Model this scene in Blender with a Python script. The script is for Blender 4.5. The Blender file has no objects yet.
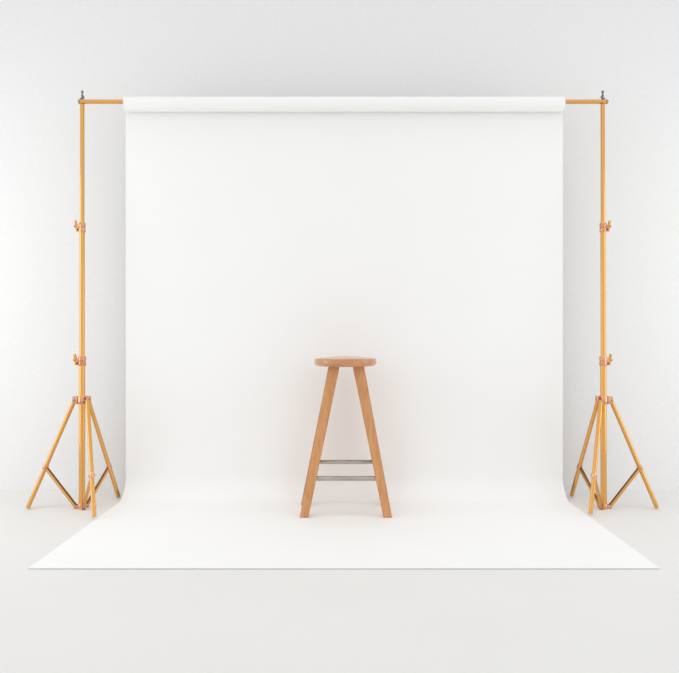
import bpy, bmesh, math, random
from mathutils import Vector, Matrix

S = bpy.context.scene
COL = S.collection
F, CX, CY, H = 640.0, 344.3, 339.0, 0.85      # focal length (px), vanishing point (px), eye height (m)

# ---------------------------------------------------------------- camera
cam = bpy.data.cameras.new('camera'); co = bpy.data.objects.new('camera', cam); COL.objects.link(co)
co.location = (0, 0, H); co.rotation_euler = (math.pi/2, 0, 0)
cam.sensor_width = 36; cam.lens = 36*F/679
cam.shift_x = -(CX-339.5)/679; cam.shift_y = (CY-336.5)/679
S.camera = co

# ---------------------------------------------------------------- world, lights, exposure
w = bpy.data.worlds.new('studio_world'); S.world = w; w.use_nodes = True
bg = w.node_tree.nodes['Background']
bg.inputs['Color'].default_value = (0.992, 0.998, 1.0, 1); bg.inputs['Strength'].default_value = 0.97

def area(name, loc, target, sx, sy, power, col=(1, 1, 1)):
    l = bpy.data.lights.new(name, 'AREA'); l.shape = 'RECTANGLE'; l.size = sx; l.size_y = sy
    l.energy = power; l.color = col
    o = bpy.data.objects.new(name, l); COL.objects.link(o); o.location = loc
    o.rotation_euler = (Vector(target)-Vector(loc)).to_track_quat('-Z', 'Y').to_euler()
    return o
area('softbox_left', (-2.7, 2.5, 1.2), (-1.0, 3.4, 1.0), 0.8, 2.0, 10.5)
area('softbox_right', (2.7, 2.5, 1.2), (1.0, 3.4, 1.0), 0.8, 2.0, 8)
area('overhead_floor_fill', (0, 2.3, 4.0), (0, 2.3, 0), 4.0, 1.2, 3.5).data.spread = 1.6  # added fill with a narrowed spread, brightens mainly the floor
S.view_settings.view_transform = 'Standard'; S.view_settings.look = 'None'
S.view_settings.exposure = 0.0; S.view_settings.gamma = 1.0
S.view_settings.use_curve_mapping = False

# ---------------------------------------------------------------- helpers
def srgb(r, g, b):
    f = lambda c: (c/255/12.92) if c/255 <= 0.04045 else ((c/255+0.055)/1.055)**2.4
    return (f(r), f(g), f(b), 1)

def mat(name, col, rough=0.5, metal=0.0, spec=0.5, col2=None, scale=(1, 1, 1), detail=3, bump=0.0, nscale=5.0, lo=0.35, hi=0.65):
    m = bpy.data.materials.new(name); m.use_nodes = True
    nt = m.node_tree; b = nt.nodes['Principled BSDF']
    b.inputs['Roughness'].default_value = rough; b.inputs['Metallic'].default_value = metal
    b.inputs['Specular IOR Level'].default_value = spec
    tc = nt.nodes.new('ShaderNodeTexCoord'); mp = nt.nodes.new('ShaderNodeMapping')
    mp.inputs['Scale'].default_value = scale
    n = nt.nodes.new('ShaderNodeTexNoise'); n.inputs['Scale'].default_value = nscale; n.inputs['Detail'].default_value = detail
    nt.links.new(tc.outputs['Object'], mp.inputs['Vector']); nt.links.new(mp.outputs['Vector'], n.inputs['Vector'])
    r = nt.nodes.new('ShaderNodeValToRGB')
    r.color_ramp.elements[0].color = col2 or col; r.color_ramp.elements[1].color = col
    r.color_ramp.elements[0].position = lo; r.color_ramp.elements[1].position = hi
    nt.links.new(n.outputs['Fac'], r.inputs['Fac']); nt.links.new(r.outputs['Color'], b.inputs['Base Color'])
    if bump:
        bp = nt.nodes.new('ShaderNodeBump'); bp.inputs['Strength'].default_value = bump; bp.inputs['Distance'].default_value = 0.002
        nt.links.new(n.outputs['Fac'], bp.inputs['Height']); nt.links.new(bp.outputs['Normal'], b.inputs['Normal'])
    return m

M = {}
M['wall'] = mat('white_wall_paint', srgb(233, 233, 233), 0.8, spec=0.2, col2=srgb(231, 231, 231), bump=0.03, nscale=40)
M['floor'] = mat('white_floor_paint', srgb(231, 230, 228), 0.65, spec=0.25, col2=srgb(229, 228, 226), nscale=2)
M['paper'] = mat('seamless_white_paper', srgb(245, 245, 244), 0.7, spec=0.2, col2=srgb(244, 244, 243), nscale=3)
M['gold'] = mat('brushed_gold_metal', srgb(227, 171, 98), 0.2, metal=0.85, col2=srgb(224, 168, 94), nscale=2, scale=(1, 1, .2))
M['gold_dark'] = mat('amber_gold_metal', srgb(228, 166, 84), 0.3, metal=0.7, col2=srgb(224, 160, 78), nscale=8, scale=(1, 1, .2))
M['copper'] = mat('rose_copper_metal', srgb(232, 178, 142), 0.2, metal=0.85, col2=srgb(214, 150, 110), nscale=20)
M['bronze'] = mat('dark_bronze_plastic', srgb(126, 84, 44), 0.4, metal=0.3, col2=srgb(104, 68, 34), nscale=20)
M['cap'] = mat('grey_end_cap', srgb(166, 150, 130), 0.4, metal=0.4, nscale=20)
M['steel'] = mat('satin_steel', srgb(184, 178, 170), 0.18, metal=0.95, col2=srgb(170, 164, 156), nscale=15)
M['steel_dark'] = mat('grey_steel', srgb(120, 122, 124), 0.3, metal=0.8, nscale=15)
M['wood'] = mat('oak_leg_wood', srgb(213, 157, 104), 0.4, col2=srgb(193, 131, 80), scale=(9, 9, .7), nscale=9, detail=6, bump=0.1, lo=.3, hi=.7)
M['wood_seat'] = mat('oak_seat_wood', srgb(206, 148, 100), 0.3, col2=srgb(184, 120, 72), scale=(.8, 9, 9), nscale=8, detail=6, bump=0.06, lo=.3, hi=.7)

b = M['wood_seat'].node_tree.nodes['Principled BSDF']
b.inputs['Coat Weight'].default_value = 0.8; b.inputs['Coat Roughness'].default_value = 0.1

def new_obj(name, bm, m, parent=None, loc=None, smooth=True):
    """links bm (world coordinates) as ONE mesh object"""
    org = Vector(loc) if loc is not None else (Vector(parent['_o']) if parent is not None and '_o' in parent else Vector((0, 0, 0)))
    bmesh.ops.recalc_face_normals(bm, faces=bm.faces[:])
    for v in bm.verts: v.co -= org
    me = bpy.data.meshes.new(name); bm.to_mesh(me); bm.free()
    me.materials.append(m)
    if smooth:
        for p in me.polygons: p.use_smooth = True
        me.set_sharp_from_angle(angle=math.radians(38))
    o = bpy.data.objects.new(name, me); COL.objects.link(o)
    if parent is not None: o.parent = parent
    if parent is None: o.location = org
    o['_o'] = tuple(org)
    return o

def thing(name, label, cat, loc, group=None):
    o = bpy.data.objects.new(name, None); COL.objects.link(o); o.location = loc
    o.empty_display_size = 0.1
    o['label'] = label; o['category'] = cat
    if group: o['group'] = group
    o['_o'] = tuple(loc)
    return o

def ring_frame(d):
    d = d.normalized(); a = Vector((0, 0, 1)) if abs(d.z) < .9 else Vector((0, 1, 0))
    u = d.cross(a).normalized(); return u, d.cross(u).normalized()

def tube(bm, a, b, prof, seg=24, inner=None):
    """prof: list of (t, r) along a->b, capped"""
    a, b = Vector(a), Vector(b); u, v = ring_frame(b-a); rings = []
    for t, r in prof:
        c = a.lerp(b, t)
        rings.append([bm.verts.new(c+(u*math.cos(2*math.pi*i/seg)+v*math.sin(2*math.pi*i/seg))*r) for i in range(seg)])
    for r0, r1 in zip(rings, rings[1:]):
        for i in range(seg):
            bm.faces.new((r0[i], r0[(i+1) % seg], r1[(i+1) % seg], r1[i]))
    if inner is None:
        bm.faces.new(rings[0][::-1]); bm.faces.new(rings[-1])
    else:
        e = []
        for c in (a, b):
            e.append([bm.verts.new(c+(u*math.cos(2*math.pi*i/seg)+v*math.sin(2*math.pi*i/seg))*inner) for i in range(seg)])
        for (p, q) in ((rings[0], e[0]), (e[1], rings[-1]), (e[0], e[1])):
            for i in range(seg):
                bm.faces.new((p[i], p[(i+1) % seg], q[(i+1) % seg], q[i]))
    return bm

def cyl(bm, a, b, r, bev=0.0015, seg=24):
    L = (Vector(b)-Vector(a)).length; k = min(.4, bev/L)
    return tube(bm, a, b, [(0, r-bev), (k, r), (1-k, r), (1, r-bev)], seg)

def box(bm, c, half, rot=None, bev=0.0):
    r = bmesh.ops.create_cube(bm, size=1.0); vs = r['verts']
    for v in vs: v.co = Vector((v.co.x*2*half[0], v.co.y*2*half[1], v.co.z*2*half[2]))
    if bev:
        es = list({e for v in vs for e in v.link_edges})
        rr = bmesh.ops.bevel(bm, geom=es, offset=bev, segments=2, affect='EDGES', profile=.6)
        vs = list({v for f in rr['faces'] for v in f.verts} | {v for v in vs if v.is_valid})
    for v in vs: v.co = (rot @ v.co if rot else v.co) + Vector(c)

def ball(bm, c, r, seg=16):
    g = bmesh.ops.create_uvsphere(bm, u_segments=seg, v_segments=seg//2, radius=r)
    for v in g['verts']: v.co += Vector(c)

def rotz(a): return Matrix.Rotation(a, 3, 'Z')

# ---------------------------------------------------------------- setting
WALL_Y = 3.60
bm = bmesh.new(); box(bm, (0, -0.2, -0.05), (6, 4.0, 0.05)); o = new_obj('floor', bm, M['floor'], smooth=False); o['kind'] = 'structure'
bm = bmesh.new(); box(bm, (0, WALL_Y+0.1, 1.95), (6, 0.1, 2.05)); o = new_obj('wall_back', bm, M['wall'], smooth=False); o['kind'] = 'structure'

# ---------------------------------------------------------------- paper backdrop
HW, SHEET_Y, RC_Y, RR = 1.167, 3.420, 3.382, 0.038
RC_Z = H-(104.3-CY)*RC_Y/F
FRONT_Y, CURVE_R, TH = 2.362, 0.12, 0.003
bd = thing('seamless_paper', 'white seamless paper sweep hanging from its roll and sweeping forward onto the floor', 'backdrop', (0, SHEET_Y, 0))
bm = bmesh.new()
tube(bm, (-HW+.011, RC_Y, RC_Z), (HW-.011, RC_Y, RC_Z), [(0, RR), (1, RR)], 64, inner=0.026)
new_obj('paper_roll', bm, M['paper'], bd)
path = []                                               # (y, z, outward normal) of the sheet's visible face
for i in range(21): path.append((SHEET_Y, RC_Z+(CURVE_R-RC_Z)*i/20, (0, -1, 0)))
for i in range(1, 25):
    a = math.pi/2*i/24
    path.append((SHEET_Y-CURVE_R*(1-math.cos(a)), CURVE_R*(1-math.sin(a))+.0005, (0, -math.cos(a), math.sin(a))))
y0 = SHEET_Y-CURVE_R
for i in range(1, 41):
    k = i/40; path.append((y0+(FRONT_Y-y0)*k, .0005+.0015*max(0, (k-.9)/.1)**2, (0, 0, 1)))
bm = bmesh.new(); front = []; back = []; NX = 24
for y, z, n in path:
    back.append([bm.verts.new((-HW+2*HW*k/NX, y, z)) for k in range(NX+1)])
    front.append([bm.verts.new((-HW+2*HW*k/NX, y+n[1]*TH, z+n[2]*TH)) for k in range(NX+1)])
for j in range(len(path)-1):
    for k in range(NX):
        bm.faces.new((front[j][k], front[j][k+1], front[j+1][k+1], front[j+1][k]))
        bm.faces.new((back[j][k], back[j+1][k], back[j+1][k+1], back[j][k+1]))
    for k in (0, NX): bm.faces.new((front[j][k], front[j+1][k], back[j+1][k], back[j][k]))
for j in (0, len(path)-1):
    for k in range(NX): bm.faces.new((front[j][k], front[j][k+1], back[j][k+1], back[j][k]))
new_obj('paper_sheet', bm, M['paper'], bd)

# ---------------------------------------------------------------- crossbar
BAR_R = 0.0115; BAR_Z = H-(101.7-CY)*RC_Y/F
xl, xr = (78.6-CX)*RC_Y/F, (607.6-CX)*RC_Y/F
bm = bmesh.new(); cyl(bm, (xl+.008, RC_Y, BAR_Z), (xr-.008, RC_Y, BAR_Z), BAR_R)
bar = new_obj('crossbar', bm, M['gold'], loc=(0, RC_Y, BAR_Z))
bar['label'] = 'long horizontal gold metal tube carrying the paper roll between both stands'; bar['category'] = 'crossbar'
for xa, xb in ((xl, xl+.008), (xr-.008, xr)):
    bm = bmesh.new(); cyl(bm, (xa, RC_Y, BAR_Z), (xb, RC_Y, BAR_Z), BAR_R+.0008)
    o = new_obj('end_cap', bm, M['cap'], bar)
    o['label'] = 'grey plastic end cap'

# ---------------------------------------------------------------- tripod stands
def make_stand(label, base, top_x, feet, side):
    """base: (X, Y) of the pole on the floor; feet: list of (foot (X, Y), photo y of the brace joint); side -1 left, +1 right"""
    B = Vector((base[0], base[1], 0.0)); T = Vector((top_x, RC_Y, BAR_Z-BAR_R-.0015))
    ax = (T-B).normalized()
    root = thing('backdrop_stand', label, 'tripod stand', (B.x, B.y, 0), 'tripod stands holding the backdrop')
    def at_y(py):                                       # point of the pole's axis seen at photo height py
        lo, hi = 0.0, 1.0
        for _ in range(50):
            t = (lo+hi)/2; p = B.lerp(T, t)
            y = CY+(H-p.z)*F/p.y
            if y > py: lo = t
            else: hi = t
        return B.lerp(T, lo)
    hub_lo, hub_hi, c1, c2 = at_y(506.5), at_y(400), at_y(361), at_y(227.5)
    # three telescoping tubes
    for name, a, b, r, m in (('lower_tube', hub_lo-ax*.012, c1, .0150, 'gold'), ('middle_tube', c1, c2, .0128, 'gold'), ('upper_tube', c2, T, .0112, 'gold')):
        bm = bmesh.new(); cyl(bm, a, b, r); new_obj(name, bm, M[m], root)
    # locking collars with a wing knob each
    for c, r in ((c1, .0195), (c2, .017)):
        bm = bmesh.new()
        tube(bm, c-ax*.026, c+ax*.024, [(0, r-.003), (.08, r), (.40, r), (.44, r-.003), (.50, r-.003), (.54, r), (.9, r), (1, r-.003)], 28)
        box(bm, c+Vector((side*(r+.001), -.003, -.004)), (.007, .010, .016), bev=.002)
        col = new_obj('collar', bm, M['copper'], root); col['label'] = 'rose copper locking collar'
        kc = c+Vector((side*(r+.011), -.006, .004))
        bm = bmesh.new()
        cyl(bm, kc-Vector((side*.014, 0, 0)), kc, .005)
        cyl(bm, kc-Vector((side*.003, 0, 0)), kc+Vector((side*.006, 0, 0)), .0105)
        rot = Matrix.Rotation(side*math.radians(12), 3, 'Y')
        box(bm, kc+Vector((side*.002, 0, .015)), (.0065, .005, .016), rot, .0025)
        box(bm, kc+Vector((-side*.002, 0, -.013)), (.0065, .005, .013), rot, .0025)
        kn = new_obj('knob', bm, M['gold_dark'], col)
        bm = bmesh.new(); ball(bm, kc+Vector((side*.006, -.004, .001)), .0055, 12); cyl(bm, kc+Vector((-side*.010, -.010, -.016)), kc+Vector((-side*.010, -.001, -.016)), .0055)
        o = new_obj('knob_screw', bm, M['bronze'], col); o['label'] = 'dark bronze screw head'
    # upper leg bracket and lower brace hub
    bm = bmesh.new()
    tube(bm, hub_hi-ax*.022, hub_hi+ax*.018, [(0, .019), (.08, .0215), (.92, .0215), (1, .019)], 28)
    dirs = [(Vector((f[0], f[1], 0))-Vector((B.x, B.y, 0))).normalized() for f, _ in feet]
    for d in dirs:
        rot = rotz(math.atan2(d.y, d.x))
        for s in (-1, 1):
            box(bm, hub_hi+d*.031+Vector((-d.y, d.x, 0))*s*.0125, (.013, .0022, .019), rot, .0015)
    ub = new_obj('leg_bracket', bm, M['copper'], root); ub['label'] = 'rose copper bracket joining the three legs'
    for d in dirs:
        p = hub_hi+d*.037; t = Vector((-d.y, d.x, 0))
        bm = bmesh.new(); cyl(bm, p-t*.0185, p+t*.0185, .0048); o = new_obj('rivet', bm, M['steel'], ub)
    bm = bmesh.new()
    tube(bm, hub_lo-ax*.013, hub_lo+ax*.014, [(0, .018), (.1, .0195), (.9, .0195), (1, .018)], 28)
    for d in dirs:
        rot = rotz(math.atan2(d.y, d.x))
        for s in (-1, 1): box(bm, hub_lo+d*.026+Vector((-d.y, d.x, 0))*s*.0085, (.010, .002, .010), rot, .0012)
    lb = new_obj('brace_hub', bm, M['copper'], root); lb['label'] = 'rose copper hub joining the three braces'
    # legs, each with its clamp and brace
    for (f, jy), d in zip(feet, dirs):
        a = hub_hi+d*.037+Vector((-side*.018 if d.y < -.8 else 0, 0, 0))
        b = Vector((f[0], f[1], f[2] if len(f) > 2 else .006))
        bm = bmesh.new(); cyl(bm, a, b, .0105, .002)
        leg = new_obj('leg', bm, M['gold'], root)
        lo, hi = 0.0, 1.0
        for _ in range(40):
            t = (lo+hi)/2; p = a.lerp(b, t); y = CY+(H-p.z)*F/p.y
            if y < jy: lo = t
            else: hi = t
        j = a.lerp(b, lo); t = Vector((-d.y, d.x, 0))
        bm = bmesh.new(); tube(bm, j-(b-a).normalized()*.013, j+(b-a).normalized()*.013, [(0, .0115), (.1, .0128), (.9, .0128), (1, .0115)], 20)
        cyl(bm, j-t*.017, j+t*.017, .0042)
        new_obj('clamp', bm, M['copper'], leg)
        # gold brace bar with a dark strip along its upper side
        e = hub_lo+d*.028; dv = (e-j).normalized(); n = dv.cross(t).normalized()
        if n.z < 0: n = -n
        rot = Matrix((dv, t, n)).transposed()
        L = (e-j).length/2; mid = (e+j)/2
        bm = bmesh.new(); box(bm, mid-n*.003, (L, .0062, .0062), rot, .0015)
        br = new_obj('brace', bm, M['gold'], root)
        bm = bmesh.new(); box(bm, mid+n*.0055, (L*.97, .0048, .0026), rot, .001)
        o = new_obj('brace_dark_strip', bm, M['bronze'], br); o['label'] = 'dark strip along the upper side of the brace'
    # steel spigot rising through the crossbar, with its wing nut
    sp = T+Vector((0, 0, 2*BAR_R+.002))
    bm = bmesh.new()
    z = .0
    a = sp+Vector((0, 0, .0005))
    tot = .046
    h = lambda q: q*.92/tot
    tube(bm, a, a+Vector((0, 0, tot)), [(0, .0035), (h(.012), .0035), (h(.016), .006), (h(.021), .0075), (h(.026), .0045), (h(.034), .004), (h(.039), .0065), (h(.046), .0065), (h(.05), .004)], 20)
    spg = new_obj('spigot', bm, M['steel_dark'], root); spg['label'] = 'grey steel spigot above the crossbar'
    bm = bmesh.new(); cyl(bm, sp+Vector((0, 0, .001)), sp+Vector((0, 0, .009)), .006)
    for s in (-1, 1):
        box(bm, sp+Vector((s*.0085, 0, .008+.003*(s if side < 0 else -s))), (.004, .0025, .004), Matrix.Rotation(-s*.5, 3, 'Y'), .0015)
    new_obj('wing_nut', bm, M['steel_dark'], spg)
    return root

make_stand('gold metal tripod stand left of the paper backdrop, knobs on its left side', (-1.316, 3.21), (82.3-CX)*RC_Y/F,
           [((-1.582, 3.20), 467), ((-1.180, 3.020, .010), 475.5), ((-1.204, 3.415), 466.5)], -1)
make_stand('gold metal tripod stand right of the paper backdrop, knobs on its right side', (1.301, 3.21), (602.7-CX)*RC_Y/F,
           [((1.564, 3.20), 467.5), ((1.183, 3.075, .010), 475.3), ((1.225, 3.45), 466.5)], 1)

# ---------------------------------------------------------------- stool
FLOOR = .0005+TH
SX, SY = (345.4-CX)*3.17/F, 3.17
stool = thing('wooden_stool', 'tall round-seated wooden stool with splayed legs and steel footrest bars on white paper', 'stool', (SX, SY, FLOOR))
ST, SB, SR = 0.766, 0.716, 0.1545
bm = bmesh.new()
prof = [(0, ST)]
for i in range(9): prof.append((SR*.92*(i+1)/9, ST-.010*((i+1)/9)**2))
for i in range(1, 9):
    a = math.pi/2*i/8; prof.append((SR*.92+SR*.08*math.sin(a), ST-.021+.011*math.cos(a)))
prof.append((SR, ST-.032))
for i in range(1, 9):
    a = math.pi/2*i/8; prof.append((SR*.84+SR*.16*math.cos(a), ST-.032-(ST-.032-SB)*math.sin(a)))
prof.append((0, SB))
rings = []
for r, z in prof:
    if r == 0: rings.append([bm.verts.new((SX, SY, z))])
    else: rings.append([bm.verts.new((SX+r*math.cos(2*math.pi*k/72), SY+r*math.sin(2*math.pi*k/72), z)) for k in range(72)])
for p, q in zip(rings, rings[1:]):
    for k in range(72):
        k2 = (k+1) % 72
        if len(p) == 1: bm.faces.new((p[0], q[k], q[k2]))
        elif len(q) == 1: bm.faces.new((p[k], p[k2], q[0]))
        else: bm.faces.new((p[k], p[k2], q[k2], q[k]))
new_obj('seat', bm, M['wood_seat'], stool)

def leg_axis(sx, sy):
    """top and bottom centre of a leg"""
    xt = (334.2 if sx < 0 else 358.2); xb = (304.4 if sx < 0 else 387.4)
    top = Vector(((xt-CX)*3.13/F, SY+sy*.042, SB+.003))
    bot = Vector(((xb-CX)*3.06/F+(.002-.012*(sx < 0) if sy > 0 else 0), (3.047 if sy < 0 else 3.272), FLOOR))
    return top, bot
for sx in (-1, 1):
    for sy in (-1, 1):
        t, b = leg_axis(sx, sy)
        bm = bmesh.new(); vs = []
        for c, hw, hd in ((b, .0205, .018), (t, .0275, .023)):
            vs.append([bm.verts.new(c+Vector((i*hw, j*hd, 0))) for i, j in ((-1, -1), (1, -1), (1, 1), (-1, 1))])
        for k in range(4): bm.faces.new((vs[0][k], vs[0][(k+1) % 4], vs[1][(k+1) % 4], vs[1][k]))
        bm.faces.new(vs[0][::-1]); bm.faces.new(vs[1])
        bmesh.ops.bevel(bm, geom=bm.edges[:], offset=.002, segments=2, affect='EDGES')
        new_obj('leg', bm, M['wood'], stool)
for sy, py, D, r in ((-1, 476.9, 3.10, .0115), (1, 462.6, 3.235, .0105)):
    z = H-(py-CY)*D/F
    P = []
    for sx in (-1, 1):
        t, b = leg_axis(sx, sy); k = (z-b.z)/(t.z-b.z); P.append(b.lerp(t, k))
    bm = bmesh.new(); cyl(bm, P[0], P[1], r, .001)
    o = new_obj('footrest_bar', bm, M['steel'], stool); o['label'] = 'round brushed steel footrest bar'

for o in bpy.data.objects:
    if '_o' in o: del o['_o']
